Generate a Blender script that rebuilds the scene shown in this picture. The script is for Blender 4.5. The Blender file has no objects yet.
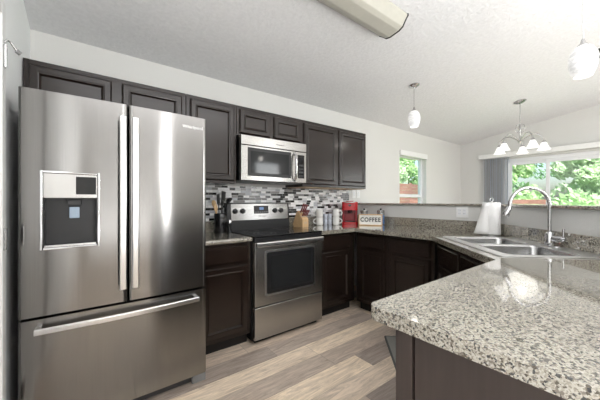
import bpy, bmesh, math, random
from mathutils import Vector, Matrix
random.seed(7)
S = bpy.context.scene
C = S.collection
PI = math.pi

# ------------------------------------------------------------------ camera
cd = bpy.data.cameras.new('camera'); cam = bpy.data.objects.new('camera', cd); C.objects.link(cam)
CAM = Vector((.012, -2.743, 1.217))
cam.location = CAM
cam.rotation_euler = (PI/2, 0, math.radians(52.53 - 90))
cd.sensor_width = 36.0; cd.lens = 280.75/600*36.0
cd.shift_y = 1.0/600
cd.clip_start = .02
S.camera = cam

# ------------------------------------------------------------------ world, sun, lights, exposure
W = bpy.data.worlds.new('sky'); S.world = W; W.use_nodes = True
wn = W.node_tree; wn.nodes.clear()
wo = wn.nodes.new('ShaderNodeOutputWorld'); wb = wn.nodes.new('ShaderNodeBackground'); ws = wn.nodes.new('ShaderNodeTexSky')
ws.sky_type = 'NISHITA'; ws.sun_disc = False; ws.sun_elevation = math.radians(48); ws.sun_rotation = math.radians(200)
ws.air_density = 1.0; ws.dust_density = 3.0; ws.ozone_density = 1.0
wb.inputs['Strength'].default_value = .36
wn.links.new(ws.outputs[0], wb.inputs[0]); wn.links.new(wb.outputs[0], wo.inputs[0])

def light(name, typ, loc, rot, power, color=(1, 1, 1), sx=1, sy=1):
    l = bpy.data.lights.new(name, typ); o = bpy.data.objects.new(name, l); C.objects.link(o)
    l.energy = power; l.color = color; o.location = loc; o.rotation_euler = rot
    if typ == 'AREA': l.shape = 'RECTANGLE'; l.size = sx; l.size_y = sy
    return o
SUN = light('sun', 'SUN', (-8, -9, 12), (math.radians(38), 0, math.radians(-62)), 14, (1, .97, .92)); SUN.data.angle = .02
# daylight coming in through the living room windows behind the camera and the patio door, plus added unseen fill lights
light('daylight_rear_sidelight', 'AREA', (1.75, -6.40, 1.6), (PI/2, 0, 0), 48, (1, 1, 1), .12, 2.1)
light('daylight_rear_window', 'AREA', (5.0, -6.40, 1.7), (PI/2, 0, 0), 35, (.98, .99, 1), .9, 1.6)
light('daylight_patio_door', 'AREA', (6.50, -3.9, 1.15), (PI/2, 0, PI/2), 36, (.97, .985, 1), 1.7, 1.9)
light('added_overhead_fill', 'AREA', (2.6, -3.9, 2.98), (math.radians(14), math.radians(16), 0), 14, (1, .99, .98), 3.0, 1.6)  # added soft overhead fill, no known fixture there
light('added_upward_fill', 'AREA', (1.3, -4.2, .8), (PI, 0, 0), 148, (.97, .985, 1), 2.6, 2.8)  # added upward fill, brightens the room by ceiling bounce
light('added_near_fill', 'AREA', (1.1, -2.95, 2.82), (math.radians(8), 0, 0), 25, (.97, .985, 1), 2.5, 1.3)  # added overhead fill for the kitchen floor and left wall
S.view_settings.view_transform = 'Standard'; S.view_settings.look = 'None'
S.view_settings.gamma = 1; S.view_settings.use_curve_mapping = False
S.view_settings.exposure = 0.10

# ------------------------------------------------------------------ material helpers
def new_mat(name):
    m = bpy.data.materials.new(name); m.use_nodes = True
    nt = m.node_tree; b = nt.nodes['Principled BSDF']
    return m, nt, b
def nd(nt, t, **k):
    n = nt.nodes.new(t)
    for a, v in k.items():
        if a.startswith('i_'): n.inputs[a[2:].replace('_', ' ')].default_value = v
        else: setattr(n, a, v)
    return n
def ramp(nt, stops, interp='LINEAR'):
    r = nt.nodes.new('ShaderNodeValToRGB'); r.color_ramp.interpolation = interp
    e = r.color_ramp.elements
    while len(e) < len(stops): e.new(.5)
    for el, (p, c) in zip(e, stops): el.position = p; el.color = (*c, 1) if len(c) == 3 else c
    return r
def objco(nt, scale=(1, 1, 1)):
    t = nt.nodes.new('ShaderNodeTexCoord'); mp = nt.nodes.new('ShaderNodeMapping')
    mp.inputs['Scale'].default_value = scale
    nt.links.new(t.outputs['Object'], mp.inputs[0]); return mp.outputs[0]
def bump(nt, b, h, strength, dist=.01):
    bp = nd(nt, 'ShaderNodeBump'); bp.inputs['Strength'].default_value = strength; bp.inputs['Distance'].default_value = dist
    nt.links.new(h, bp.inputs['Height']); nt.links.new(bp.outputs[0], b.inputs['Normal'])
def simple(name, col, rough=.5, metal=0, var=.06, scale=30, bmp=0, spec=.5, trans=0, ior=1.45, coat=0):
    m, nt, b = new_mat(name)
    n = nd(nt, 'ShaderNodeTexNoise'); n.inputs['Scale'].default_value = scale; n.inputs['Detail'].default_value = 3
    nt.links.new(objco(nt), n.inputs['Vector'])
    a = tuple(max(0, c*(1-var)) for c in col); z = tuple(min(1, c*(1+var)) for c in col)
    r = ramp(nt, [(.3, a), (.7, z)]); nt.links.new(n.outputs['Fac'], r.inputs[0])
    nt.links.new(r.outputs[0], b.inputs['Base Color'])
    b.inputs['Roughness'].default_value = rough; b.inputs['Metallic'].default_value = metal
    b.inputs['Specular IOR Level'].default_value = spec
    b.inputs['Transmission Weight'].default_value = trans; b.inputs['IOR'].default_value = ior
    b.inputs['Coat Weight'].default_value = coat
    if bmp: bump(nt, b, n.outputs['Fac'], bmp)
    return m
def emit(name, col, strength, base=(.9, .9, .9), marble=0):
    m, nt, b = new_mat(name)
    b.inputs['Base Color'].default_value = (*base, 1); b.inputs['Roughness'].default_value = .25
    b.inputs['Emission Strength'].default_value = strength
    if marble:
        n = nd(nt, 'ShaderNodeTexNoise'); n.inputs['Scale'].default_value = 10; n.inputs['Detail'].default_value = 4; n.inputs['Distortion'].default_value = 1.5
        nt.links.new(objco(nt, (1, 1, 3)), n.inputs['Vector'])
        r = ramp(nt, [(.38, tuple(c*(1-marble) for c in col)), (.62, col)]); nt.links.new(n.outputs['Fac'], r.inputs[0])
        nt.links.new(r.outputs[0], b.inputs['Emission Color'])
    else: b.inputs['Emission Color'].default_value = (*col, 1)
    return m

M = {}
M['wall'] = simple('warm_white_wall_paint', (.68, .675, .655), .7, bmp=.08, scale=120, var=.015)
M['litwall'] = simple('lightened_cool_white_wall', (.92, .93, .93), .7, bmp=.08, scale=120, var=.015)  # cool white raised in tone to stand in for light on the left wall
M['white'] = simple('white_trim_paint', (.84, .84, .83), .4, var=.02)
M['ceiling'] = None
def mk_ceiling():
    m, nt, b = new_mat('knockdown_ceiling')
    n = nd(nt, 'ShaderNodeTexNoise'); n.inputs['Scale'].default_value = 38; n.inputs['Detail'].default_value = 5; n.inputs['Roughness'].default_value = .6
    nt.links.new(objco(nt), n.inputs['Vector'])
    r = ramp(nt, [(.35, (.76, .76, .77)), (.65, (.82, .82, .83))]); nt.links.new(n.outputs['Fac'], r.inputs[0])
    nt.links.new(r.outputs[0], b.inputs['Base Color']); b.inputs['Roughness'].default_value = .85
    bump(nt, b, n.outputs['Fac'], .9, .009); return m
M['ceiling'] = mk_ceiling()
def mk_floor():
    m, nt, b = new_mat('vinyl_plank_floor')
    t = nd(nt, 'ShaderNodeTexCoord'); s = nd(nt, 'ShaderNodeSeparateXYZ'); nt.links.new(t.outputs['Object'], s.inputs[0])
    def math_(op, a, bb=None):
        n = nd(nt, 'ShaderNodeMath', operation=op)
        for i, v in enumerate((a, bb)):
            if v is None: continue
            if isinstance(v, (int, float)): n.inputs[i].default_value = v
            else: nt.links.new(v, n.inputs[i])
        return n.outputs[0]
    yv = math_('DIVIDE', s.outputs[1], .178); row = math_('FLOOR', yv)
    w1 = nd(nt, 'ShaderNodeTexWhiteNoise', noise_dimensions='1D'); nt.links.new(row, w1.inputs['W'])
    xv = math_('ADD', math_('DIVIDE', s.outputs[0], 1.22), math_('MULTIPLY', w1.outputs['Value'], 7.3)); col = math_('FLOOR', xv)
    cb = nd(nt, 'ShaderNodeCombineXYZ'); nt.links.new(row, cb.inputs[0]); nt.links.new(col, cb.inputs[1])
    w2 = nd(nt, 'ShaderNodeTexWhiteNoise', noise_dimensions='2D'); nt.links.new(cb.outputs[0], w2.inputs['Vector'])
    # grain, shifted plank by plank
    ad = nd(nt, 'ShaderNodeVectorMath', operation='ADD'); sc = nd(nt, 'ShaderNodeVectorMath', operation='SCALE'); sc.inputs['Scale'].default_value = 13
    nt.links.new(w2.outputs['Color'], sc.inputs[0]); nt.links.new(t.outputs['Object'], ad.inputs[0]); nt.links.new(sc.outputs[0], ad.inputs[1])
    mp = nd(nt, 'ShaderNodeMapping'); mp.inputs['Scale'].default_value = (1.1, 9, 1); nt.links.new(ad.outputs[0], mp.inputs[0])
    g = nd(nt, 'ShaderNodeTexNoise'); g.inputs['Scale'].default_value = 3.0; g.inputs['Detail'].default_value = 7; g.inputs['Roughness'].default_value = .72; g.inputs['Distortion'].default_value = 1.6
    nt.links.new(mp.outputs[0], g.inputs['Vector'])
    r = ramp(nt, [(0, (.27, .225, .20)), (.3, (.43, .355, .30)), (.6, (.66, .54, .435)), (1, (.88, .73, .56))])
    nt.links.new(w2.outputs['Value'], r.inputs[0])
    gr = ramp(nt, [(.3, (.55, .53, .52)), (.62, (1.2, 1.2, 1.2))]); nt.links.new(g.outputs['Fac'], gr.inputs[0])
    mx = nd(nt, 'ShaderNodeMixRGB', blend_type='MULTIPLY'); mx.inputs[0].default_value = .9
    nt.links.new(r.outputs[0], mx.inputs[1]); nt.links.new(gr.outputs[0], mx.inputs[2])
    # seams
    fy = math_('FRACT', yv); fx = math_('FRACT', xv)
    ey = math_('LESS_THAN', fy, .02); ex = math_('LESS_THAN', fx, .003); e = math_('MAXIMUM', ey, ex)
    m2 = nd(nt, 'ShaderNodeMixRGB'); m2.inputs[2].default_value = (.07, .055, .045, 1)
    nt.links.new(math_('MULTIPLY', e, .45), m2.inputs[0]); nt.links.new(mx.outputs[0], m2.inputs[1])
    nt.links.new(m2.outputs[0], b.inputs['Base Color']); b.inputs['Roughness'].default_value = .38
    bump(nt, b, g.outputs['Fac'], .12, .004); return m
M['floor'] = mk_floor()
def mk_tile():
    m, nt, b = new_mat('linear_mosaic_tile')
    t = nd(nt, 'ShaderNodeTexCoord'); s = nd(nt, 'ShaderNodeSeparateXYZ'); nt.links.new(t.outputs['Object'], s.inputs[0])
    def math_(op, a, bb=None):
        n = nd(nt, 'ShaderNodeMath', operation=op)
        for i, v in enumerate((a, bb)):
            if v is None: continue
            if isinstance(v, (int, float)): n.inputs[i].default_value = v
            else: nt.links.new(v, n.inputs[i])
        return n.outputs[0]
    zv = math_('DIVIDE', s.outputs[2], .0255); row = math_('FLOOR', zv)
    w1 = nd(nt, 'ShaderNodeTexWhiteNoise', noise_dimensions='1D'); nt.links.new(row, w1.inputs['W'])
    wd = math_('ADD', math_('MULTIPLY', w1.outputs['Value'], .03), .055)
    xv = math_('ADD', math_('DIVIDE', s.outputs[0], wd), math_('MULTIPLY', w1.outputs['Value'], 37.7)); col = math_('FLOOR', xv)
    cb = nd(nt, 'ShaderNodeCombineXYZ'); nt.links.new(row, cb.inputs[0]); nt.links.new(col, cb.inputs[1])
    w2 = nd(nt, 'ShaderNodeTexWhiteNoise', noise_dimensions='2D'); nt.links.new(cb.outputs[0], w2.inputs['Vector'])
    r = ramp(nt, [(0, (.006, .006, .007)), (.25, (.04, .037, .037)), (.30, (.27, .26, .255)), (.42, (.72, .72, .73)), (.62, (.46, .47, .50)), (.74, (.92, .92, .92))], 'CONSTANT')
    nt.links.new(w2.outputs['Value'], r.inputs[0])
    e = math_('MAXIMUM', math_('LESS_THAN', math_('FRACT', zv), .09), math_('LESS_THAN', math_('FRACT', xv), .025))
    m2 = nd(nt, 'ShaderNodeMixRGB'); m2.inputs[2].default_value = (.62, .61, .59, 1)
    nt.links.new(e, m2.inputs[0]); nt.links.new(r.outputs[0], m2.inputs[1])
    nt.links.new(m2.outputs[0], b.inputs['Base Color'])
    rr = nd(nt, 'ShaderNodeMath', operation='MULTIPLY_ADD'); rr.inputs[1].default_value = .25; rr.inputs[2].default_value = .12
    nt.links.new(w2.outputs['Value'], rr.inputs[0]); nt.links.new(rr.outputs[0], b.inputs['Roughness'])
    bump(nt, b, math_('SUBTRACT', 1.0, e), .5, .002); return m
M['tile'] = mk_tile()
def mk_granite(name='speckled_granite'):
    m, nt, b = new_mat(name)
    co = objco(nt)
    ns = nd(nt, 'ShaderNodeTexNoise'); ns.inputs['Scale'].default_value = 45; ns.inputs['Detail'].default_value = 3
    nt.links.new(co, ns.inputs['Vector'])
    ad = nd(nt, 'ShaderNodeMixRGB', blend_type='ADD'); ad.inputs[0].default_value = .006
    nt.links.new(co, ad.inputs[1]); nt.links.new(ns.outputs['Color'], ad.inputs[2])
    v = nd(nt, 'ShaderNodeTexVoronoi'); v.inputs['Scale'].default_value = 205; nt.links.new(ad.outputs[0], v.inputs['Vector'])
    v2 = nd(nt, 'ShaderNodeTexVoronoi'); v2.inputs['Scale'].default_value = 330; nt.links.new(ad.outputs[0], v2.inputs['Vector'])
    sp = nd(nt, 'ShaderNodeSeparateColor'); nt.links.new(v.outputs['Color'], sp.inputs[0])
    sp2 = nd(nt, 'ShaderNodeSeparateColor'); nt.links.new(v2.outputs['Color'], sp2.inputs[0])
    r2 = ramp(nt, [(0, (.22, .195, .155)), (.25, (.30, .27, .22)), (.5, (.39, .36, .295)), (.8, (.46, .435, .375))]); nt.links.new(sp2.outputs[1], r2.inputs[0])
    r1 = ramp(nt, [(0, (.010, .010, .010)), (.13, (.09, .075, .055)), (.24, (.18, .155, .125)), (.33, (1, 1, 1))], 'CONSTANT'); nt.links.new(sp.outputs[0], r1.inputs[0])
    k = ramp(nt, [(0, (0, 0, 0)), (.33, (1, 1, 1))], 'CONSTANT'); nt.links.new(sp.outputs[0], k.inputs[0])
    mx = nd(nt, 'ShaderNodeMixRGB'); nt.links.new(k.outputs[0], mx.inputs[0]); nt.links.new(r1.outputs[0], mx.inputs[1]); nt.links.new(r2.outputs[0], mx.inputs[2])
    nt.links.new(mx.outputs[0], b.inputs['Base Color'])
    b.inputs['Roughness'].default_value = .09; b.inputs['Specular IOR Level'].default_value = .1; b.inputs['Coat Weight'].default_value = 1; b.inputs['Coat Roughness'].default_value = .04; b.inputs['Coat IOR'].default_value = 2.15
    return m
M['granite'] = mk_granite()
def mk_wood(name, a, z, rough=.35, sc=(2, 30, 2), coat=0):
    m, nt, b = new_mat(name)
    n = nd(nt, 'ShaderNodeTexNoise'); n.inputs['Scale'].default_value = 3; n.inputs['Detail'].default_value = 6; n.inputs['Distortion'].default_value = .4
    nt.links.new(objco(nt, sc), n.inputs['Vector'])
    r = ramp(nt, [(.3, a), (.7, z)]); nt.links.new(n.outputs['Fac'], r.inputs[0]); nt.links.new(r.outputs[0], b.inputs['Base Color'])
    b.inputs['Roughness'].default_value = rough; b.inputs['Specular IOR Level'].default_value = .5; b.inputs['Coat Weight'].default_value = coat; b.inputs['Coat Roughness'].default_value = .25
    return m
M['espresso'] = mk_wood('espresso_stained_wood', (.0115, .0068, .0052), (.020, .0120, .0088), .23, (28, 28, 2))
M['panelwood'] = mk_wood('espresso_end_panel', (.045, .033, .029), (.055, .041, .036), .45, (28, 28, 2))
M['kick'] = simple('dark_toe_kick', (.012, .010, .009), .6)
M['lightwood'] = mk_wood('light_wood', (.55, .36, .18), (.70, .48, .27), .4, (30, 30, 3))
M['rawwood'] = mk_wood('raw_plywood', (.50, .36, .22), (.60, .45, .30), .6, (3, 30, 3))
def mk_steel(name, col, rough, vertical=True, aniso=.6, wob=0):
    m, nt, b = new_mat(name)
    n = nd(nt, 'ShaderNodeTexNoise'); n.inputs['Scale'].default_value = 1; n.inputs['Detail'].default_value = 3
    nt.links.new(objco(nt, (600, 600, 3) if vertical else (3, 3, 600)), n.inputs['Vector'])
    r = ramp(nt, [(.25, tuple(c*.92 for c in col)), (.75, tuple(min(1, c*1.06) for c in col))]); nt.links.new(n.outputs['Fac'], r.inputs[0])
    nt.links.new(r.outputs[0], b.inputs['Base Color'])
    b.inputs['Metallic'].default_value = 1; b.inputs['Roughness'].default_value = rough
    b.inputs['Anisotropic'].default_value = aniso; b.inputs['Anisotropic Rotation'].default_value = .25
    if aniso:
        tg = nd(nt, 'ShaderNodeTangent', direction_type='RADIAL', axis='Z'); nt.links.new(tg.outputs[0], b.inputs['Tangent'])
    if wob:
        w = nd(nt, 'ShaderNodeTexNoise'); w.inputs['Scale'].default_value = 2.1; w.inputs['Detail'].default_value = 0
        nt.links.new(objco(nt, (1, 1, 1)), w.inputs['Vector']); bump(nt, b, w.outputs['Fac'], 1, wob)
    return m
M['steel'] = mk_steel('brushed_stainless', (.25, .243, .235), .16, True, aniso=1, wob=.005)
M['steel2'] = mk_steel('brushed_stainless_horizontal', (.46, .45, .435), .26, False, aniso=.7)
M['steelguard'] = mk_steel('brushed_stainless_backguard', (.30, .295, .285), .24, False, aniso=.7)  # same steel darkened to offset the bright ceiling reflected in the sloping face
M['steelbright'] = mk_steel('satin_steel_handle', (.74, .74, .74), .28, aniso=0)
M['chrome'] = simple('polished_chrome', (.62, .62, .63), .09, 1, var=.01)
M['nickel'] = simple('brushed_nickel', (.50, .50, .50), .25, 1, var=.03)
M['sinkrim'] = simple('satin_sink_rim', (.80, .80, .80), .35, 1, var=.02)
M['sink'] = mk_steel('sink_steel', (.42, .42, .42), .24, False, aniso=0)
M['black'] = simple('black_plastic', (.012, .012, .013), .35)
M['blackgloss'] = simple('black_glass', (.008, .008, .009), .05, var=.02)
M['darkgrey'] = simple('dark_grey_metal', (.045, .045, .047), .45)
M['grey'] = simple('grey_plastic', (.20, .20, .20), .4)
M['red'] = simple('red_glossy_plastic', (.42, .012, .018), .18)
M['redsatin'] = simple('deep_red_plastic', (.25, .008, .014), .3)
M['burgundy'] = mk_wood('burgundy_knife_handle', (.13, .018, .02), (.20, .03, .03), .3)
M['ceramic'] = simple('white_glazed_ceramic', (.80, .79, .76), .15, var=.02)
M['paleglaze'] = simple('pale_blue_grey_glaze', (.52, .55, .62), .18, var=.12)
M['paper'] = simple('white_paper_towel', (.82, .81, .80), .9, bmp=.15, scale=200, var=.02)
M['letter'] = simple('black_letter', (.02, .02, .02), .5)
M['logo'] = simple('silver_lettering', (.82, .82, .82), .3, .3)
M['board'] = simple('white_letter_board', (.80, .79, .75), .6)
M['blue'] = simple('blue_filling', (.05, .22, .60), .5)
M['ground_coffee'] = simple('pale_filling', (.66, .63, .58), .7, var=.2, scale=90)
M['oldlens'] = simple('yellowed_acrylic_lens', (.47, .455, .40), .35, var=.02)
M['mat'] = simple('charcoal_grey_floor_mat', (.24, .235, .215), .85, bmp=.3, scale=160)
M['matedge'] = simple('dark_mat_binding', (.08, .08, .075), .8)
M['shade'] = emit('lit_alabaster_glass', (1, .985, .96), .62, base=(.45, .45, .45), marble=.42)
M['bell'] = emit('lit_frosted_bell_glass', (1, .985, .95), .72, base=(.5, .5, .5))
M['led'] = emit('pale_blue_display', (.25, .5, 1), .35, (.02, .02, .03))
M['paddle'] = emit('lit_dispenser_paddle', (.5, .68, .9), .16, (.25, .3, .36))
M['blind'] = simple('grey_vertical_blind', (.74, .78, .84), .6)
M['vinyl'] = simple('white_vinyl_frame', (.82, .83, .85), .35, var=.01)
def mk_glass(name, tint=(1, 1, 1), refl=.08):
    m = bpy.data.materials.new(name); m.use_nodes = True; nt = m.node_tree; nt.nodes.clear()
    o = nd(nt, 'ShaderNodeOutputMaterial'); mx = nd(nt, 'ShaderNodeMixShader'); t = nd(nt, 'ShaderNodeBsdfTransparent'); g = nd(nt, 'ShaderNodeBsdfGlossy')
    n = nd(nt, 'ShaderNodeTexNoise'); n.inputs['Scale'].default_value = 4; nt.links.new(objco(nt), n.inputs['Vector'])
    r = ramp(nt, [(.3, tuple(c*.97 for c in tint)), (.7, tint)]); nt.links.new(n.outputs['Fac'], r.inputs[0]); nt.links.new(r.outputs[0], t.inputs[0])
    g.inputs['Roughness'].default_value = .03; mx.inputs[0].default_value = refl
    nt.links.new(t.outputs[0], mx.inputs[1]); nt.links.new(g.outputs[0], mx.inputs[2]); nt.links.new(mx.outputs[0], o.inputs[0]); return m
M['glass'] = mk_glass('window_glass', (.95, .98, .97), .05)
M['jar'] = mk_glass('clear_jar_glass', (.90, .92, .92), .12)
M['ovenglass'] = simple('smoked_oven_glass', (.02, .021, .022), .07, var=.1, scale=4)
M['grass'] = simple('lawn_grass', (.10, .20, .05), .9, var=.4, scale=8)
M['bark'] = simple('tree_bark', (.12, .09, .065), .9, var=.3, scale=20)
M['fence'] = mk_wood('red_brown_fence_board', (.27, .125, .11), (.38, .19, .165), .7, (3, 3, 30))
M['brick'] = simple('red_brown_block', (.24, .12, .095), .9, var=.25, scale=15)
def mk_leaf(name, a, z):
    m, nt, b = new_mat(name)
    n = nd(nt, 'ShaderNodeTexNoise'); n.inputs['Scale'].default_value = 5; nt.links.new(objco(nt), n.inputs['Vector'])
    r = ramp(nt, [(.3, a), (.7, z)]); nt.links.new(n.outputs['Fac'], r.inputs[0]); nt.links.new(r.outputs[0], b.inputs['Base Color'])
    b.inputs['Roughness'].default_value = .5
    tr = nd(nt, 'ShaderNodeBsdfTranslucent'); nt.links.new(r.outputs[0], tr.inputs[0])
    mx = nd(nt, 'ShaderNodeMixShader'); mx.inputs[0].default_value = .5
    o = nt.nodes['Material Output']; nt.links.new(b.outputs[0], mx.inputs[1]); nt.links.new(tr.outputs[0], mx.inputs[2]); nt.links.new(mx.outputs[0], o.inputs[0]); return m
M['leafA'] = mk_leaf('bright_green_leaf', (.40, .58, .30), (.68, .83, .54))  # green lightened to put outdoor overexposure and haze into the leaf colour
M['leafB'] = mk_leaf('mid_green_leaf', (.17, .36, .17), (.42, .62, .36))
M['leafC'] = mk_leaf('pale_green_leaf', (.50, .64, .42), (.74, .85, .64))

# ------------------------------------------------------------------ mesh helpers
def B(): return bmesh.new()
def box(bm, x0, x1, y0, y1, z0, z1, mat=None):
    vs = [bm.verts.new(p) for p in ((x0, y0, z0), (x1, y0, z0), (x1, y1, z0), (x0, y1, z0), (x0, y0, z1), (x1, y0, z1), (x1, y1, z1), (x0, y1, z1))]
    if mat is not None:
        for v in vs: v.co = mat @ v.co
    for f in ((3, 2, 1, 0), (4, 5, 6, 7), (0, 1, 5, 4), (1, 2, 6, 5), (2, 3, 7, 6), (3, 0, 4, 7)): bm.faces.new([vs[i] for i in f])
    return bm
def ring(bm, c, ax, r, seg, ref=None):
    ax = Vector(ax).normalized(); ref = ref or (Vector((0, 0, 1)) if abs(ax.z) < .9 else Vector((1, 0, 0)))
    u = ax.cross(ref).normalized(); v = ax.cross(u)
    return [bm.verts.new(Vector(c) + u*r*math.cos(2*PI*k/seg) + v*r*math.sin(2*PI*k/seg)) for k in range(seg)]
def bridge(bm, a, b):
    n = len(a)
    for k in range(n): bm.faces.new((a[k], a[(k+1) % n], b[(k+1) % n], b[k]))
def tube(bm, pts, r, seg=10, caps=True):
    pts = [Vector(p) for p in pts]; rs = r if isinstance(r, (list, tuple)) else [r]*len(pts)
    prev = None; first = None
    t0 = (pts[1]-pts[0]).normalized(); ref = Vector((0, 0, 1)) if abs(t0.z) < .9 else Vector((1, 0, 0))
    u = t0.cross(ref).normalized()
    for i, p in enumerate(pts):
        t = (pts[min(i+1, len(pts)-1)] - pts[max(i-1, 0)]).normalized()
        u = (u - t*u.dot(t)).normalized(); v = t.cross(u)
        rg = [bm.verts.new(p + u*rs[i]*math.cos(2*PI*k/seg) + v*rs[i]*math.sin(2*PI*k/seg)) for k in range(seg)]
        if prev: bridge(bm, prev, rg)
        else: first = rg
        prev = rg
    if caps: bm.faces.new(first[::-1]); bm.faces.new(prev)
    return bm
def lathe(bm, prof, seg=24, c=(0, 0, 0), caps=True):
    prev = None; first = None
    for r, z in prof:
        rg = [bm.verts.new((c[0]+r*math.cos(2*PI*k/seg), c[1]+r*math.sin(2*PI*k/seg), c[2]+z)) for k in range(seg)]
        if prev: bridge(bm, prev, rg)
        else: first = rg
        prev = rg
    if caps: bm.faces.new(first[::-1]); bm.faces.new(prev)
    return bm
def prism(bm, poly, z0, z1, holes=()):
    es = []
    for lp in (poly, *holes):
        vs = [bm.verts.new((p[0], p[1], z1)) for p in lp]
        es += [bm.edges.new((vs[i], vs[(i+1) % len(vs)])) for i in range(len(vs))]
    r = bmesh.ops.triangle_fill(bm, edges=es, use_beauty=True, use_dissolve=False)
    fs = [f for f in r['geom'] if isinstance(f, bmesh.types.BMFace)]
    bmesh.ops.recalc_face_normals(bm, faces=fs)
    ex = bmesh.ops.extrude_face_region(bm, geom=fs)
    for v in ex['geom']:
        if isinstance(v, bmesh.types.BMVert): v.co.z = z0
    return bm
def profile_x(bm, poly, x0, x1):
    "extrude a (y,z) polygon along x"
    a = [bm.verts.new((x0, p[0], p[1])) for p in poly]; b = [bm.verts.new((x1, p[0], p[1])) for p in poly]
    bridge(bm, a, b); bm.faces.new(a[::-1]); bm.faces.new(b); return bm
def rrect(x0, x1, y0, y1, r, n=5):
    out = []
    for cx, cy, a0 in ((x1-r, y1-r, 0), (x0+r, y1-r, PI/2), (x0+r, y0+r, PI), (x1-r, y0+r, 1.5*PI)):
        for k in range(n+1): a = a0 + PI/2*k/n; out.append((cx+r*math.cos(a), cy+r*math.sin(a)))
    return out
def obj(name, bm, mat, parent=None, bevel=0, smooth=False, seg=2, angle=35):
    bmesh.ops.recalc_face_normals(bm, faces=bm.faces[:])
    me = bpy.data.meshes.new(name); bm.to_mesh(me); bm.free()
    me.materials.append(M[mat] if isinstance(mat, str) else mat)
    o = bpy.data.objects.new(name, me); C.objects.link(o)
    if parent: o.parent = parent
    if smooth:
        for p in me.polygons: p.use_smooth = True
        me.set_sharp_from_angle(angle=math.radians(40))
    if bevel:
        md = o.modifiers.new('bevel', 'BEVEL'); md.width = bevel; md.segments = seg; md.limit_method = 'ANGLE'; md.angle_limit = math.radians(angle)
        md.harden_normals = True
        for p in me.polygons: p.use_smooth = True
        me.set_sharp_from_angle(angle=math.radians(30))
    return o
def tag(o, label, cat, group=None, kind=None):
    o['label'] = label; o['category'] = cat
    if group: o['group'] = group
    if kind: o['kind'] = kind
    return o
def thing(name, label, cat, loc=(0, 0, 0), rz=0, group=None):
    o = bpy.data.objects.new(name, None); C.objects.link(o); o.empty_display_size = .05
    o.location = loc; o.rotation_euler = (0, 0, rz); return tag(o, label, cat, group)
def struct(name, bm, mat, parent=None, **k):
    o = obj(name, bm, mat, parent, **k)
    if not parent: o['kind'] = 'structure'
    return o
def dup(root, label, loc=None, rz=None, group=None):
    r = root.copy(); C.objects.link(r); r['label'] = label
    if group: r['group'] = group
    if loc is not None: r.location = loc
    if rz is not None: r.rotation_euler = (0, 0, rz)
    for ch in list(root.children):
        c = ch.copy(); C.objects.link(c); c.parent = r
        for g in list(ch.children):
            d = g.copy(); C.objects.link(d); d.parent = c
    return r
def text_mesh(name, s, size, mat, parent, M4, depth=.001, sx=1, bold=0):
    cu = bpy.data.curves.new(name, 'FONT'); cu.body = s; cu.size = size; cu.align_x = 'CENTER'; cu.align_y = 'CENTER'; cu.extrude = depth; cu.offset = bold; cu.space_character = 1.05 + (.12 if bold else 0)
    t = bpy.data.objects.new(name+'_source', cu); C.objects.link(t)
    dg = bpy.context.evaluated_depsgraph_get(); me = bpy.data.meshes.new_from_object(t.evaluated_get(dg))
    bpy.data.objects.remove(t); bpy.data.curves.remove(cu)
    me.transform(M4 @ Matrix.Diagonal((sx, 1, 1, 1))); me.materials.clear(); me.materials.append(M[mat]); me.name = name
    o = bpy.data.objects.new(name, me); C.objects.link(o); o.parent = parent; return o
def FRONT(x, y, z): return Matrix.Translation((x, y, z)) @ Matrix.Rotation(PI/2, 4, 'X')   # text standing up and facing -y
def ray(u, v, D):
    a = math.radians(52.53)
    return Vector((CAM.x + D*(math.cos(a) + math.sin(a)*(u-300)/280.75), CAM.y + D*(math.sin(a) - math.cos(a)*(u-300)/280.75), CAM.z - D*(v-201.5)/280.75))

# ------------------------------------------------------------------ room shell
XL, XR, YR = -.295, 6.55, -6.5
CT = .917
def zc(y): return 2.436 - .156*y
bm = B(); box(bm, XL-.15, XR+.15, YR-.15, .15, -.08, 0); struct('floor', bm, 'floor')
bm = B(); v = [bm.verts.new(p) for p in ((XL-.15, .15, zc(.15)), (XR+.15, .15, zc(.15)), (XR+.15, YR-.15, zc(YR-.15)), (XL-.15, YR-.15, zc(YR-.15)))]
w = [bm.verts.new(p.co + Vector((0, 0, .15))) for p in v]; bridge(bm, v, w); bm.faces.new(v); bm.faces.new(w[::-1]); struct('ceiling', bm, 'ceiling')
def wall_open(axis, c0, c1, a0, a1, ztop, opens):
    "wall slab with openings; ztop is a function of the along coordinate"
    bm = B(); cuts = sorted({a0, a1, *[o[0] for o in opens], *[o[1] for o in opens]})
    def add(p0, p1, z0, z1a, z1b):
        q = [(p0, z0), (p1, z0), (p1, z1b), (p0, z1a)]
        A = [bm.verts.new((p, c0, z) if axis == 'x' else (c0, p, z)) for p, z in q]; D = [bm.verts.new((p, c1, z) if axis == 'x' else (c1, p, z)) for p, z in q]
        bridge(bm, A, D); bm.faces.new(A[::-1]); bm.faces.new(D)
    for p0, p1 in zip(cuts, cuts[1:]):
        o = [o for o in opens if o[0] <= p0+1e-6 and o[1] >= p1-1e-6]
        if o:
            o = o[0]
            if o[2] > 0: add(p0, p1, 0, o[2], o[2])
            add(p0, p1, o[3], ztop(p0), ztop(p1))
        else: add(p0, p1, 0, ztop(p0), ztop(p1))
    return bm
struct('wall_back', wall_open('x', 0, .15, XL-.15, XR+.15, lambda p: 2.44, [(4.236, 5.108, .55, 2.03)]), 'wall')
struct('wall_right', wall_open('y', XR, XR+.15, YR, 0, lambda p: zc(p)+.02, [(-4.9, -.80, .03, 2.03)]), 'wall')
struct('wall_rear', wall_open('x', YR-.15, YR, XL-.15, XR+.15, lambda p: zc(YR)+.04, [(1.54, 1.96, .5, 2.7), (4.5, 5.5, .8, 2.6)]), 'wall')
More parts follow.
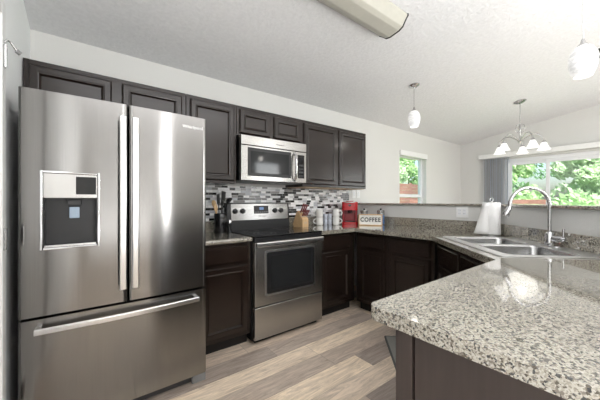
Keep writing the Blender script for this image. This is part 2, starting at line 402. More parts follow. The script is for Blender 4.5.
struct('wall_left', wall_open('y', XL-.15, XL, YR, 0, lambda p: zc(p)+.02, [(-1.75, -.95, 0, 2.05)]), 'litwall')

# half wall: along the back leg, then diagonal behind the sink, then along the peninsula
HX, HY = 3.105, -1.706
d = Vector((-math.sqrt(.5), -math.sqrt(.5))); n = Vector((math.sqrt(.5), -math.sqrt(.5)))
YP = -2.885
hw_in = [(HX, -.002), (HX, HY), (HX+(YP-HY), YP), (.78, YP)]
def offset_path(pts, o):
    "offset to the dining side of the half wall"
    k = math.tan(PI/8)
    return [(pts[0][0]+o, pts[0][1]), (pts[1][0]+o, pts[1][1]-o*k), (pts[2][0]+o*k, pts[2][1]-o), (pts[3][0], pts[3][1]-o)]
hw_out = offset_path(hw_in, .12)
bm = B(); prism(bm, hw_in + hw_out[::-1], 0, 1.164); struct('wall_half', bm, 'wall')
bm = B(); prism(bm, offset_path(hw_in, -.025) + offset_path(hw_in, .32)[::-1], 1.166, 1.19)
tag(obj('bar_ledge', bm, 'granite', bevel=.008), 'narrow speckled granite bar ledge capping the half wall', 'ledge')

# baseboards
bm = B(); box(bm, 3.24, XR-.001, -.014, -.001, .001, .09); struct('baseboard_back', bm, 'white')
bm = B(); box(bm, XR-.014, XR-.001, -.78, -.015, .001, .09); struct('baseboard_right', bm, 'white')

# window_1 in the back wall
bm = B()
for a in ((4.236, 4.285, .08, .14, .55, 2.03), (5.05, 5.108, .08, .14, .55, 2.03), (4.285, 5.05, .08, .14, 1.985, 2.03), (4.285, 5.05, .08, .14, .55, .60), (4.285, 5.05, .085, .135, 1.285, 1.34)): box(bm, *a)
w1 = struct('window_1', bm, 'vinyl', bevel=.004)
bm = B(); box(bm, 4.285, 5.05, .108, .113, .60, 1.985); struct('pane', bm, 'glass', w1)
bm = B(); box(bm, 4.236, 5.108, -.025, .035, 1.995, 2.085); struct('raised_blind', bm, 'white', w1, bevel=.004)
bm = B(); box(bm, 4.20, 5.14, -.03, .04, .52, .549); struct('sill', bm, 'white', w1, bevel=.004)
bm = B(); tube(bm, [(5.04, .03, 1.995), (5.04, .03, 1.0)], .004, 6); struct('blind_wand', bm, 'white', w1)

# door_1: sliding patio door in the right wall
bm = B()
for a in ((XR+.03, XR+.11, -.86, -.80, .03, 2.03), (XR+.03, XR+.11, -4.9, -4.84, .03, 2.03), (XR+.03, XR+.11, -4.84, -.86, 1.97, 2.03), (XR+.03, XR+.11, -4.84, -.86, .03, .09)): box(bm, *a)
d1 = struct('door_1', bm, 'vinyl', bevel=.004)
for y0, y1 in ((-1.475, -.86), (-3.1, -1.425), (-4.84, -3.05)):
    bm = B(); dx = .02 if y0 > -2 or y0 < -4 else 0
    x0 = XR+.045+dx
    for a in ((x0, x0+.03, y0, y0+.055, .09, 1.97), (x0, x0+.03, y1-.055, y1, .09, 1.97), (x0, x0+.03, y0+.055, y1-.055, 1.91, 1.97), (x0, x0+.03, y0+.055, y1-.055, .09, .17)): box(bm, *a)
    sh = struct('sash', bm, 'vinyl', d1, bevel=.003)
    bm = B(); box(bm, x0+.012, x0+.017, y0+.055, y1-.055, .17, 1.91); struct('pane', bm, 'glass', sh)
vb = thing('vertical_blind', 'grey vertical blind with white valance stacked open beside the patio door', 'blind', (XR, -.6, 0))
bm = B(); box(bm, -.13, -.003, -4.5, .20, 2.065, 2.15); obj('valance', bm, 'white', vb, bevel=.003)
for k in range(15):
    bm = B(); box(bm, -.045, .045, -.0015, .0015, .06, 2.06, Matrix.Translation((-.06, .135-.032*k, 0)) @ Matrix.Rotation(math.radians(20+6*math.sin(k*2.1)), 4, 'Z'))
    obj('vane', bm, 'blind', vb)

# rear windows (behind the camera, they light the room and show in the steel)
for i, (x0, x1, z0) in enumerate(((1.54, 1.96, .5), (4.5, 5.5, .8))):
    bm = B(); xm = (x0+x1)/2; zt_ = 2.7 - .1*i
    for a in ((x0, x0+.05, z0, zt_), (x1-.05, x1, z0, zt_), (x0+.05, x1-.05, zt_-.05, zt_), (x0+.05, x1-.05, z0, z0+.05)): box(bm, a[0], a[1], YR-.10, YR-.04, a[2], a[3])
    struct('window_%d' % (i+2), bm, 'vinyl')

# door_2: white door in the left wall beside the refrigerator
bm = B()
for a in ((-.95, -.885, 0, 2.12), (-1.815, -1.75, 0, 2.12), (-1.75, -.95, 2.05, 2.12)): box(bm, XL+.001, XL+.017, a[0], a[1], a[2]+.001, a[3])
struct('trim_1', bm, 'white', bevel=.004)
bm = B(); box(bm, XL-.035, XL+.004, -1.748, -.953, .01, 2.045); d2 = struct('door_2', bm, 'white')
for z in (.25, 1.045, 1.87):
    bm = B(); box(bm, XL+.0045, XL+.0075, -.995, -.955, z-.045, z+.045); tube(bm, [(XL+.022, -.932, z-.05), (XL+.022, -.932, z+.05)], .007, 8)
    box(bm, XL+.0175, XL+.020, -.928, -.895, z-.045, z+.045); struct('hinge', bm, 'nickel', d2)
bm = B(); p0 = Vector((XL+.022, -.932, 1.935)); tube(bm, [p0, p0+Vector((.006, .0, .01)), p0+Vector((.016, .010, .006)), p0+Vector((.034, .022, -.022))], .0045, 8)
hs = struct('hinge_stop', bm, 'nickel', d2); bm = B(); q = p0+Vector((.034, .022, -.022)); tube(bm, [q, q+Vector((.012, .008, -.008))], .010, 10); struct('rubber_tip', bm, 'grey', hs)

# ------------------------------------------------------------------ cabinets
def panel_door(x0, x1, z0, z1, y=0.0, t=.02, st=.055):
    "recessed-panel door, front facing -y at y-t"
    bm = B(); yf = y-t
    def loop(i, yy): return [bm.verts.new(p) for p in ((x0+i, yy, z0+i), (x1-i, yy, z0+i), (x1-i, yy, z1-i), (x0+i, yy, z1-i))]
    Ls = [loop(0, y), loop(0, yf+.011), loop(.010, yf), loop(st-.014, yf), loop(st-.009, yf-.004), loop(st-.003, yf-.003), loop(st+.008, yf+.010)]
    for a, b in zip(Ls, Ls[1:]): bridge(bm, a, b)
    bm.faces.new(Ls[0][::-1]); bm.faces.new(Ls[-1]); return bm
def drawer_front(x0, x1, z0, z1, y=0.0, t=.02):
    bm = B(); yf = y-t
    def loop(i, yy): return [bm.verts.new(p) for p in ((x0+i, yy, z0+i), (x1-i, yy, z0+i), (x1-i, yy, z1-i), (x0+i, yy, z1-i))]
    Ls = [loop(0, y), loop(0, yf+.009), loop(.004, yf+.005), loop(.010, yf)]
    for a, b in zip(Ls, Ls[1:]): bridge(bm, a, b)
    bm.faces.new(Ls[0][::-1]); bm.faces.new(Ls[-1]); return bm
def upper(x0, x1, z0, z1, doors, label, dz0, dz1, depth=.33, under=False):
    t = thing('wall_cabinet', label, 'cabinet', (x0, -depth, z0), 0, 'dark wall cabinets'); w = x1-x0; h = z1-z0
    bm = B(); box(bm, .001, w-.001, 0, depth-.001, 0, h); obj('body', bm, 'espresso', t, bevel=.002)
    for a, b in doors: obj('door', panel_door(a-x0, b-x0, dz0-z0, dz1-z0, -.001), 'espresso', t, smooth=False)
    if under: bm = B(); box(bm, .015, w-.015, .015, depth-.015, -.006, -.0005); obj('underside', bm, 'rawwood', t)['label'] = 'raw pale wood underside'
    return t
UT = 2.103
upper(-.292, .674, 1.80, UT, [(-.268, .165), (.225, .642)], 'dark wall cabinet with two short doors above the refrigerator', 1.825, 2.07)
upper(.676, 1.122, 1.375, UT, [(.706, 1.096)], 'tall single-door dark wall cabinet between refrigerator and microwave', 1.40, 2.07)
upper(1.124, 1.892, 1.828, UT, [(1.149, 1.479), (1.524, 1.855)], 'short dark wall cabinet with two small doors above the microwave', 1.846, 2.068)
upper(1.894, 2.955, 1.375, UT, [(1.912, 2.403), (2.454, 2.938)], 'wide dark wall cabinet with two tall doors right of the microwave', 1.402, 2.07, under=True)

def base(loc, rz, w, fronts, label, depth=.58, body=True):
    "fronts: (x0, x1, has_drawer)"
    t = thing('base_cabinet', label, 'cabinet', loc, rz, 'dark base cabinets')
    bm = B(); box(bm, .001, w-.001, 0, depth, .102, .875); obj('body', bm, 'espresso', t, bevel=.002)
    bm = B(); box(bm, .001, w-.001, .07, depth-.02, .001, .101); obj('toe_kick', bm, 'kick', t)
    for a, b in fronts:
        obj('drawer', drawer_front(a, b, .715, .850, -.001), 'espresso', t)
        obj('door', panel_door(a, b, .135, .690, -.001, st=.058), 'espresso', t)
    return t
FY = -.60
base((.672, FY, 0), 0, .456, [(.03, .426)], 'dark single-door base cabinet between refrigerator and range')
base((1.896, FY, 0), 0, .530, [(.03, .445)], 'dark base cabinet with drawer and door right of the range')
FX = 2.428
base((FX, -.628, 0), -PI/2, .417, [(.055, .385)], 'dark base cabinet in the corner under the sign and jars')
base((FX, -1.047, 0), -PI/2, .470, [(.03, .435)], 'dark base cabinet between the corner unit and the sink cabinet')
# diagonal sink base
p = Vector((2.378, -1.515)) + n*.038
sb = thing('sink_cabinet', 'dark diagonal sink cabinet with two false drawer fronts', 'cabinet', (p.x, p.y, 0), math.radians(-135))
bm = B(); prism(bm, [(.02, 0), (.985, 0), (.985, .05), (.75, .30), (.27, .30), (.02, .05)], .102, .62); box(bm, .02, .985, 0, .02, .62, .875); obj('body', bm, 'espresso', sb)
bm = B(); box(bm, .06, .95, .05, .10, .001, .101); obj('toe_kick', bm, 'kick', sb)
for a, b in ((.075, .475), (.515, .915)):
    obj('false_drawer', drawer_front(a, b, .715, .850, -.001), 'espresso', sb); obj('door', panel_door(a, b, .135, .690, -.001, st=.058), 'espresso', sb)
# peninsula
pn = thing('peninsula_cabinet', 'dark peninsula cabinet with a plain end panel under the front counter', 'cabinet', (1.60, -2.285, 0), PI)
bm = B(); box(bm, .001, .877, 0, .585, .102, .875); obj('body', bm, 'espresso', pn)
bm = B(); box(bm, .001, .87, .07, .585, .001, .101); obj('toe_kick', bm, 'kick', pn)
for a, b in ((.04, .44), (.46, .86)):
    obj('drawer', drawer_front(a, b, .715, .850, -.001), 'espresso', pn); obj('door', panel_door(a, b, .135, .690, -.001), 'espresso', pn)
bm = B(); box(bm, .878, .892, .052, .585, .001, .875); obj('end_panel', bm, 'panelwood', pn)
bm = B(); box(bm, .879, .897, -.004, .046, .001, .875); obj('corner_stile', bm, 'panelwood', pn, bevel=.003)

# ------------------------------------------------------------------ worktops
ct = thing('countertop', 'long speckled granite countertop wrapping around the sink to the peninsula', 'countertop', (2.6, -.3, .877))
off = Vector((2.6, -.3))
def sl(s, k): q = Vector((2.378, -1.515)) + d*s + n*k; return (q.x, q.y)
poly = [(1.897, -.003), (3.102, -.003), (3.102, HY+.001), (3.102+(YP-HY)+.002, YP+.003), (.664, YP+.003)]
r = .032
for k in range(6): a = PI + (-PI/2)*k/5; poly.append((.664+r+r*math.cos(a), -2.211-r+r*math.sin(a)))
poly += [(1.682, -2.211), (2.378, -1.515), (2.378, -.647), (1.897, -.647)]
hole = [sl(a, b) for a, b in rrect(.055, .885, .085, .605, .03, 3)]
bm = B(); prism(bm, [(x-off.x, y-off.y) for x, y in poly], .0005, .040, [[(x-off.x, y-off.y) for x, y in hole]])
obj('worktop', bm, 'granite', ct, bevel=.0185, seg=5, angle=50)
BS = .100
def strip(bm, pts, th, z0, z1):
    a = [(x-off.x, y-off.y) for x, y in pts]
    prism(bm, a, z0, z1)
hb0 = offset_path(hw_in, -.002); hb1 = offset_path(hw_in, -.022)
bm = B(); strip(bm, hb1 + hb0[::-1], 0, .0405, .040+BS); obj('backsplash_strip', bm, 'granite', ct, bevel=.003)
bm = B(); strip(bm, [(1.897, -.022), (3.08, -.022), (3.08, -.003), (1.897, -.003)], 0, .0405, .040+BS); obj('backsplash_strip', bm, 'granite', ct, bevel=.003)
c2 = thing('countertop', 'short speckled granite countertop between refrigerator and range', 'countertop', (.9, -.3, .877))
bm = B(); prism(bm, [(-.228, -.347), (.226, -.347), (.226, .297), (-.228, .297)], .0005, .040); obj('worktop', bm, 'granite', c2, bevel=.0185, seg=5)
bm = B(); box(bm, -.228, .226, .278, .297, .0405, .040+BS); obj('backsplash_strip', bm, 'granite', c2, bevel=.003)
# mosaic
bm = B(); box(bm, .68, 2.985, -.0075, -.001, CT+BS+.002, 1.372); tag(obj('tile_backsplash', bm, 'tile'), 'linear mosaic tile backsplash in white, grey and black behind the range', 'backsplash')

# ------------------------------------------------------------------ refrigerator
fr = thing('refrigerator', 'large stainless french-door refrigerator with water dispenser', 'refrigerator', (.211, -.42, 0))
YF = -.425
bm = B(); box(bm, -.455, .455, -.345, .39, .03, 1.752); obj('body', bm, 'darkgrey', fr, bevel=.004)
def bulge(x): return .010*(1-(x/.455)**2)
def curved_door(x0, x1, z0, z1, hole=None, back=-.35):
    bm = B(); R = .012
    xs = [x0, x0+.002, x0+.005, x0+R] + [x0+R+(x1-x0-2*R)*k/18 for k in range(1, 18)] + [x1-R, x1-.005, x1-.002, x1]
    def edge(x):
        e = min(x-x0, x1-x); return 0 if e >= R else R - math.sqrt(max(0, R*R-(R-e)**2))
    zs = [z0, z1]
    if hole:
        xs = sorted([x for x in xs if min(abs(x-hole[0]), abs(x-hole[1])) > .006] + [hole[0], hole[1]]); zs = [z0, hole[2], hole[3], z1]
    g = [[bm.verts.new((x, YF - bulge(x) + .016*0 + edge(x), z)) for z in zs] for x in xs]
    for i in range(len(xs)-1):
        for j in range(len(zs)-1):
            if hole and hole[0]-1e-6 <= xs[i] and xs[i+1] <= hole[1]+1e-6 and j == 1: continue
            bm.faces.new((g[i][j], g[i+1][j], g[i+1][j+1], g[i][j+1]))
    # sides and back
    bk = [[bm.verts.new((x, back, z)) for z in (z0, z1)] for x in (x0, x1)]
    bm.faces.new([bk[0][0], bk[1][0]] + [r[0] for r in g[::-1]]); bm.faces.new([bk[0][1], bk[1][1]] + [r[-1] for r in g[::-1]])
    bm.faces.new([bk[0][0], bk[0][1]] + g[0][::-1]); bm.faces.new([bk[1][0], bk[1][1]] + g[-1][::-1])
    bm.faces.new((bk[0][0], bk[1][0], bk[1][1], bk[0][1]))
    return bm
HO = (-.372, -.138, .975, 1.365)
dl = obj('door', curved_door(-.455, -.003, .642, 1.771, HO), 'steel', fr, smooth=True)
dr = obj('door', curved_door(.003, .455, .642, 1.771), 'steel', fr, smooth=True)
fz = obj('freezer_drawer', curved_door(-.455, .455, .062, .628), 'steel', fr, smooth=True)
def flat_bar(bm, pts, w, t):
    "bar of rectangular section along pts; w across (perpendicular to path in the xz plane), t along y"
    prev = None
    for i, p in enumerate(pts):
        p = Vector(p); tg = (Vector(pts[min(i+1, len(pts)-1)]) - Vector(pts[max(i-1, 0)])); tg.y = 0; tg.normalize(); s = Vector((tg.z, 0, -tg.x))
        rg = [bm.verts.new(p + s*a*w/2 + Vector((0, b*t/2, 0))) for a, b in ((-1, -.6), (-.7, -1), (.7, -1), (1, -.6), (1, 1), (-1, 1))]
        if prev: bridge(bm, prev, rg)
        else: bm.faces.new(rg[::-1])
        prev = rg
    bm.faces.new(prev)
for s, dd in ((-1, dl), (1, dr)):
    bm = B(); xh = s*.030; y0 = YF-.016-.048
    flat_bar(bm, [(xh, y0 - .006*math.sin(PI*k/10), .725+.965*k/10) for k in range(11)], .034, .016)
    for z in (.745, 1.67): box(bm, xh-.011, xh+.011, y0+.004, YF-.0155, z-.02, z+.02)
    obj('handle', bm, 'steelbright', dd, bevel=.003)
bm = B()
flat_bar(bm, [(-.395+.79*k/16, YF-.040-.022*math.sin(PI*k/16), .578) for k in range(17)], .030, .014)
for x in (-.382, .382): box(bm, x-.012, x+.012, YF-.042, YF-.001, .564, .592)
obj('handle', bm, 'steelbright', fz, bevel=.003)
# dispenser
x0, x1, z0, z1 = HO
yb = YF-bulge(-.25)
bm = B()
for a in ((x0-.006, x0+.006, z0-.006, z1+.006), (x1-.006, x1+.006, z0-.006, z1+.006), (x0+.006, x1-.006, z1-.006, z1+.006), (x0+.006, x1-.006, z0-.006, z0+.006)):
    box(bm, a[0], a[1], yb-.003 if a[0] > -.2 else yb+.0, YF+.03, a[2], a[3])
dp = obj('dispenser', bm, 'chrome', fr, bevel=.003)
bm = B(); box(bm, x0+.0062, x1-.0062, yb+.006, YF+.03, 1.232, z1-.0062); obj('control_panel', bm, 'steel2', dp, bevel=.003)
bm = B(); box(bm, x1-.098, x1-.012, yb+.003, yb+.0055, 1.252, z1-.02); obj('display', bm, 'blackgloss', dp)
bm = B()   # recess: five inner faces
rx0, rx1, rz0, rz1, ry0, ry1 = x0+.0062, x1-.0062, z0+.0062, 1.2315, yb+.008, YF+.068
for a in ((rx0, rx0+.004, ry0, ry1, rz0, rz1), (rx1-.004, rx1, ry0, ry1, rz0, rz1), (rx0+.004, rx1-.004, ry0, ry1, rz1-.004, rz1), (rx0+.004, rx1-.004, ry1-.004, ry1, rz0, rz1-.004)): box(bm, *a)
obj('recess', bm, 'black', dp)
bm = B(); box(bm, rx0+.005, rx1-.005, ry0-.006, ry1-.005, rz0, rz0+.012); obj('drip_tray', bm, 'nickel', dp, bevel=.002)
xm = (x0+x1)/2+.012
bm = B(); box(bm, xm-.030, xm+.030, ry0+.030, ry0+.05, 1.195, 1.226); obj('nozzle', bm, 'darkgrey', dp, bevel=.005)
bm = B(); box(bm, xm-.022, xm+.022, ry0+.036, ry0+.044, 1.125, 1.185, ); obj('paddle', bm, 'paddle', dp, bevel=.004)
text_mesh('logo', 'Whirlpool', .030, 'logo', dr, FRONT(.365, YF-bulge(.365)-.0015, 1.700))
bm = B(); box(bm, -.44, .44, -.395, -.36, .012, .058); obj('base_grille', bm, 'darkgrey', fr)
for x in (-.41, .41):
    bm = B(); box(bm, x-.045, x+.045, -.415, -.34, .001, .055); obj('foot', bm, 'grey', fr, bevel=.004)
for x in (-.40, .40): bm = B(); box(bm, x-.05, x+.05, -.40, -.30, 1.7525, 1.766); obj('hinge_cover', bm, 'darkgrey', fr, bevel=.004)

# ------------------------------------------------------------------ range
RX0, RX1 = 1.134, 1.890
rg = thing('range', 'stainless electric range with black glass cooktop', 'stove', (RX0, -.33, 0)); w = RX1-RX0
bm = B(); box(bm, 0, w, -.285, .318, .03, .905); obj('body', bm, 'black', rg)
bm = B(); box(bm, .03, w-.03, -.27, .2, .001, .0295); obj('plinth', bm, 'black', rg)
bm = B(); box(bm, 0, w, -.325, .235, .9055, .922); ck = obj('cooktop', bm, 'blackgloss', rg, bevel=.005)
for x, y, r_ in ((.19, -.17, .105), (.56, -.17, .085), (.19, .09, .075), (.56, .09, .10)):
    bm = B()
    for rr in (r_, r_*.62):
        a = ring(bm, (x, y, .9225), (0, 0, 1), rr, 32); b = ring(bm, (x, y, .9225), (0, 0, 1), rr-.003, 32); bridge(bm, a, b)
    obj('burner_ring', bm, 'darkgrey', ck)
bm = B(); profile_x(bm, [(.236, .905), (.318, .905), (.318, 1.195), (.272, 1.200), (.255, 1.19), (.236, .99)], 0, w); bg = obj('backguard', bm, 'black', rg, bevel=.004)
th = math.atan2(.255-.236, .20)
def on_guard(x, z, out=0): # point on the sloping front face
    return (x, .236+(z-.99)*math.tan(th)-out, z)
T = Matrix.Translation(on_guard(0, 1.10)) @ Matrix.Rotation(-th, 4, 'X')
bm = B(); box(bm, .040, w-.022, -.006, -.0005, -.083, .088, T); obj('control_panel', bm, 'steelguard', bg, bevel=.002)
bm = B(); box(bm, .30, .475, -.0085, -.0065, -.018, .066, T); dpn = obj('display', bm, 'black', bg)
bm = B(); box(bm, .365, .415, -.0095, -.0087, .022, .05, T); obj('clock', bm, 'led', dpn)
for k in range(6):
    bm = B(); box(bm, .312+.027*k, .328+.027*k, -.0095, -.0087, -.008, .004, T); obj('button', bm, 'grey', dpn)
for x in (.085, .170, .560, .640):
    bm = B(); lathe(bm, [(.027, 0), (.027, .006), (.021, .010), (.019, .026), (.015, .029)], 20); box(bm, -.004, .004, -.019, .019, .028, .034)
    bm.transform(T @ Matrix.Translation((x, -.0065, .012)) @ Matrix.Rotation(PI/2, 4, 'X')); obj('knob', bm, 'black', bg, smooth=True)
text_mesh('logo', 'Whirlpool', .020, 'letter', bg, T @ FRONT(.395, -.0065, -.045))
bm = B(); box(bm, .004, w-.004, -.322, -.286, .872, .9045); obj('front_trim', bm, 'black', rg)  # strip coloured black for the shade under the cooktop overhang
bm = B(); box(bm, .003, w-.003, -.330, -.286, .325, .868); od = obj('oven_door', bm, 'steel2', rg, bevel=.005)
bm = B(); prism(bm, rrect(.098, w-.098, .400, .792, .022), 0, .003); bm.transform(Matrix.Translation((0, -.3305, 0)) @ Matrix.Rotation(PI/2, 4, 'X')); obj('window_rim', bm, 'steelbright', od, bevel=.001)
bm = B(); prism(bm, rrect(.115, w-.115, .418, .775, .016), 0, .003); bm.transform(Matrix.Translation((0, -.3338, 0)) @ Matrix.Rotation(PI/2, 4, 'X')); obj('window_frame', bm, 'black', od)
bm = B(); prism(bm, rrect(.155, w-.155, .455, .740, .01), 0, .002); bm.transform(Matrix.Translation((0, -.3370, 0)) @ Matrix.Rotation(PI/2, 4, 'X')); obj('window_glass', bm, 'ovenglass', od)
bm = B(); flat_bar(bm, [(.008+(w-.016)*k/12, -.352-.006*math.sin(PI*k/12), .848) for k in range(13)], .040, .022)
for x in (.05, w-.05): box(bm, x-.015, x+.015, -.348, -.331, .836, .860)
obj('handle', bm, 'steelbright', od, bevel=.004)
bm = B(); box(bm, .003, w-.003, -.330, -.286, .045, .315); obj('drawer', bm, 'steel2', rg, bevel=.006)

# ------------------------------------------------------------------ microwave
mw = thing('microwave', 'stainless over-the-range microwave under the short wall cabinet', 'microwave', (RX0, -.20, 1.405)); H = .418
bm = B(); box(bm, 0, w, -.165, .197, 0, H); obj('body', bm, 'black', mw, bevel=.004)
bm = B(); box(bm, 0, w, -.205, -.1655, H-.088, H); vg = obj('vent_cover', bm, 'steel2', mw, bevel=.004)
text_mesh('logo', 'Whirlpool', .020, 'grey', vg, FRONT(.42, -.2057, H-.05))
bm = B(); box(bm, 0, .615, -.205, -.1655, .002, H-.093); md = obj('door', bm, 'steel2', mw, bevel=.004)
bm = B(); box(bm, .065, .555, -.207, -.2052, .045, H-.110); obj('window_frame', bm, 'black', md, bevel=.002)
bm = B(); box(bm, .095, .525, -.2095, -.2072, .075, H-.140); obj('window_glass', bm, 'ovenglass', md)
bm = B(); tube(bm, [(.592, -.206, .02), (.592, -.232, .04), (.592, -.246, .10), (.592, -.250, .165), (.592, -.246, .23), (.592, -.232, H-.135), (.592, -.206, H-.115)], .012, 12); obj('handle', bm, 'chrome', md, smooth=True)
bm = B(); box(bm, .619, w, -.203, -.1655, .002, H-.093); cp = obj('control_panel', bm, 'steel2', mw, bevel=.004)
bm = B(); box(bm, .645, .728, -.205, -.2032, .05, H-.125); kp = obj('keypad', bm, 'blackgloss', cp)
bm = B(); box(bm, .655, .718, -.2062, -.2052, H-.175, H-.140); obj('display', bm, 'ovenglass', kp)
for i in range(4):
    for j in range(3): bm = B(); box(bm, .655+.022*j, .671+.022*j, -.2060, -.2052, .065+.036*i, .085+.036*i); obj('button', bm, 'darkgrey', kp)
bm = B(); box(bm, .03, w-.03, -.15, .17, -.004, -.0005); obj('bottom_filter', bm, 'grey', mw)

# ------------------------------------------------------------------ sink and faucet
p = sl(.47, .345)
sk = thing('sink', 'double-bowl stainless sink set diagonally in the granite corner', 'sink', (p[0], p[1], CT), math.radians(-135))
b1 = rrect(-.375, -.018, -.215, .165, .05); b2 = rrect(.018, .385, -.215, .165, .05)
bm = B(); prism(bm, rrect(-.43, .43, -.28, .28, .035), .0008, .0055, [b1, b2]); obj('rim', bm, 'sinkrim', sk, bevel=.0015)
for lp in (b1, b2):
    bm = B(); cx = sum(q[0] for q in lp)/len(lp); cy = sum(q[1] for q in lp)/len(lp); prev = None
    for sc_, z in ((1.0, .0045), (.985, -.005), (.955, -.15), (.90, -.175), (.55, -.182), (.12, -.186)):
        rgv = [bm.verts.new((cx+(q[0]-cx)*sc_, cy+(q[1]-cy)*sc_, z)) for q in lp]
        if prev: bridge(bm, prev, rgv)
        prev = rgv
    bm.faces.new(prev); bw = obj('bowl', bm, 'sink', sk, smooth=True)
    md_ = bw.modifiers.new('solidify', 'SOLIDIFY'); md_.thickness = .0012; md_.offset = -1 if True else 1
    bm = B(); lathe(bm, [(.042, -.1845), (.042, -.181), (.03, -.1815), (.01, -.183)], 20, (cx, cy, 0)); obj('drain', bm, 'nickel', bw, smooth=True)
fq = sl(.505, .575)
fc = thing('faucet', 'chrome gooseneck kitchen faucet with side lever behind the sink', 'faucet', (fq[0], fq[1], CT+.0058), math.radians(-135))
bm = B(); prism(bm, rrect(-.085, .085, -.028, .028, .026), 0, .008); obj('base_plate', bm, 'chrome', fc, bevel=.003)
bm = B(); lathe(bm, [(.026, .0082), (.026, .075), (.022, .085), (.016, .092)], 20); obj('body', bm, 'chrome', fc, smooth=True)
Rr = .120; zt = .262
pts = [(0, 0, .09), (0, 0, .14), (0, 0, .20)] + [(0, -Rr + Rr*math.cos(a), zt + Rr*math.sin(a)) for a in [PI*k/14 for k in range(0, 14)]] + [(0, -2*Rr, zt-.008)]
pts = [(x, y, z if z < .21 else .21+(z-.21)*1.0) for x, y, z in pts]
bm = B(); tube(bm, pts, .0115, 14); obj('spout', bm, 'nickel', fc, smooth=True)
bm = B(); tube(bm, [(0, -2*Rr, zt-.005), (0, -2*Rr-.006, zt-.022), (0, -2*Rr-.024, zt-.058), (0, -2*Rr-.028, zt-.066)], [.0135, .015, .021, .017], 14); obj('spray_head', bm, 'chrome', fc, smooth=True)
bm = B(); tube(bm, [(.0, 0, .052), (.075, .030, .052)], .019, 14); tube(bm, [(.0755, .030, .052), (.084, .034, .052)], .013, 12); vv = obj('valve', bm, 'chrome', fc, smooth=True)
bm = B(); tube(bm, [(.072, .029, .060), (.073, .030, .118)], [.008, .0075], 10); obj('lever', bm, 'chrome', vv, smooth=True)

# ------------------------------------------------------------------ paper towels
def face_cam(p): return math.atan2(p[1]-CAM.y, p[0]-CAM.x) - PI/2   # local -y turned to the camera
q = sl(-.135, .545)
ph = thing('paper_towel_holder', 'metal paper towel stand in the corner behind the sink', 'paper towel holder', (q[0], q[1], CT+.0005))
bm = B(); lathe(bm, [(.078, 0), (.078, .006), (.02, .009), (.006, .010)], 28); obj('base', bm, 'nickel', ph, smooth=True)
bm = B(); tube(bm, [(0, 0, .009), (0, 0, .295)], .006, 10); tube(bm, [(.014*math.cos(a)*math.cos(.8), .014*math.cos(a)*-math.sin(.8), .310+.016*math.sin(a)) for a in [2*PI*k/16 - PI/2 for k in range(17)]], .003, 8); obj('post', bm, 'nickel', ph, smooth=True)
pr = thing('paper_towel_roll', 'white paper towel roll with a loose sheet on its stand by the sink', 'paper towel', (q[0], q[1], CT+.0105), face_cam(q))
bm = B()
lathe(bm, [(.020, 0), (.066, 0), (.068, .003), (.068, .274), (.066, .277), (.020, .277), (.020, 0)], 40, caps=False); obj('roll', bm, 'paper', pr, smooth=True)
bm = B(); N = 10; g = []
for i in range(N+1):
    a = i/N; row = []
    for j in range(9):
        z = .001+.274*j/8; fl = (1-j/8)
        x = -.020 - a*(.046 + .066*fl**1.2); y = -.0705 - .012*math.sin(a*PI)*(.4+fl*.6) + .03*a*a*(1-.5*fl)
        row.append(bm.verts.new((x, y, z)))
    g.append(row)
for i in range(N):
    for j in range(8): bm.faces.new((g[i][j], g[i+1][j], g[i+1][j+1], g[i][j+1]))
sh = obj('loose_sheet', bm, 'paper', pr, smooth=True); mm = sh.modifiers.new('solidify', 'SOLIDIFY'); mm.thickness = .001

# ------------------------------------------------------------------ outlets
def outlet(loc, rz, label, gang=2):
    t = thing('wall_outlet', label, 'outlet', loc, rz); hw = .058 if gang == 2 else .036
    bm = B(); box(bm, -hw, hw, -.006, -.0008, -.058, .058); obj('plate', bm, 'white', t, bevel=.003)
    for x in ((-.023, .023) if gang == 2 else (0,)):
        bm = B(); prism(bm, rrect(x-.0165, x+.0165, -.033, .033, .008), 0, .0025); bm.transform(Matrix.Translation((0, -.0063, 0)) @ Matrix.Rotation(PI/2, 4, 'X')); rc = obj('receptacle', bm, 'vinyl', t)
        for z in (-.016, .016):
            for dx in (-.006, .006): bm = B(); box(bm, x+dx-.001, x+dx+.001, -.0097, -.0089, z-.004, z+.005); obj('slot', bm, 'black', rc)
    return t
o1 = outlet((HX-.001, -1.462, 1.104), -PI/2, 'white double outlet plate on the half wall left of the paper towels')
o1.rotation_euler = (0, 0, -PI/2)
outlet((3.09, -.001, 1.318), 0, 'white outlet plate nearer the mosaic tile, on the wall above the coffee maker', 1)
outlet((3.185, -.001, 1.318), 0, 'white outlet plate further from the mosaic tile, above the coffee maker', 1)

# ------------------------------------------------------------------ things on the worktop
Z = CT+.0008
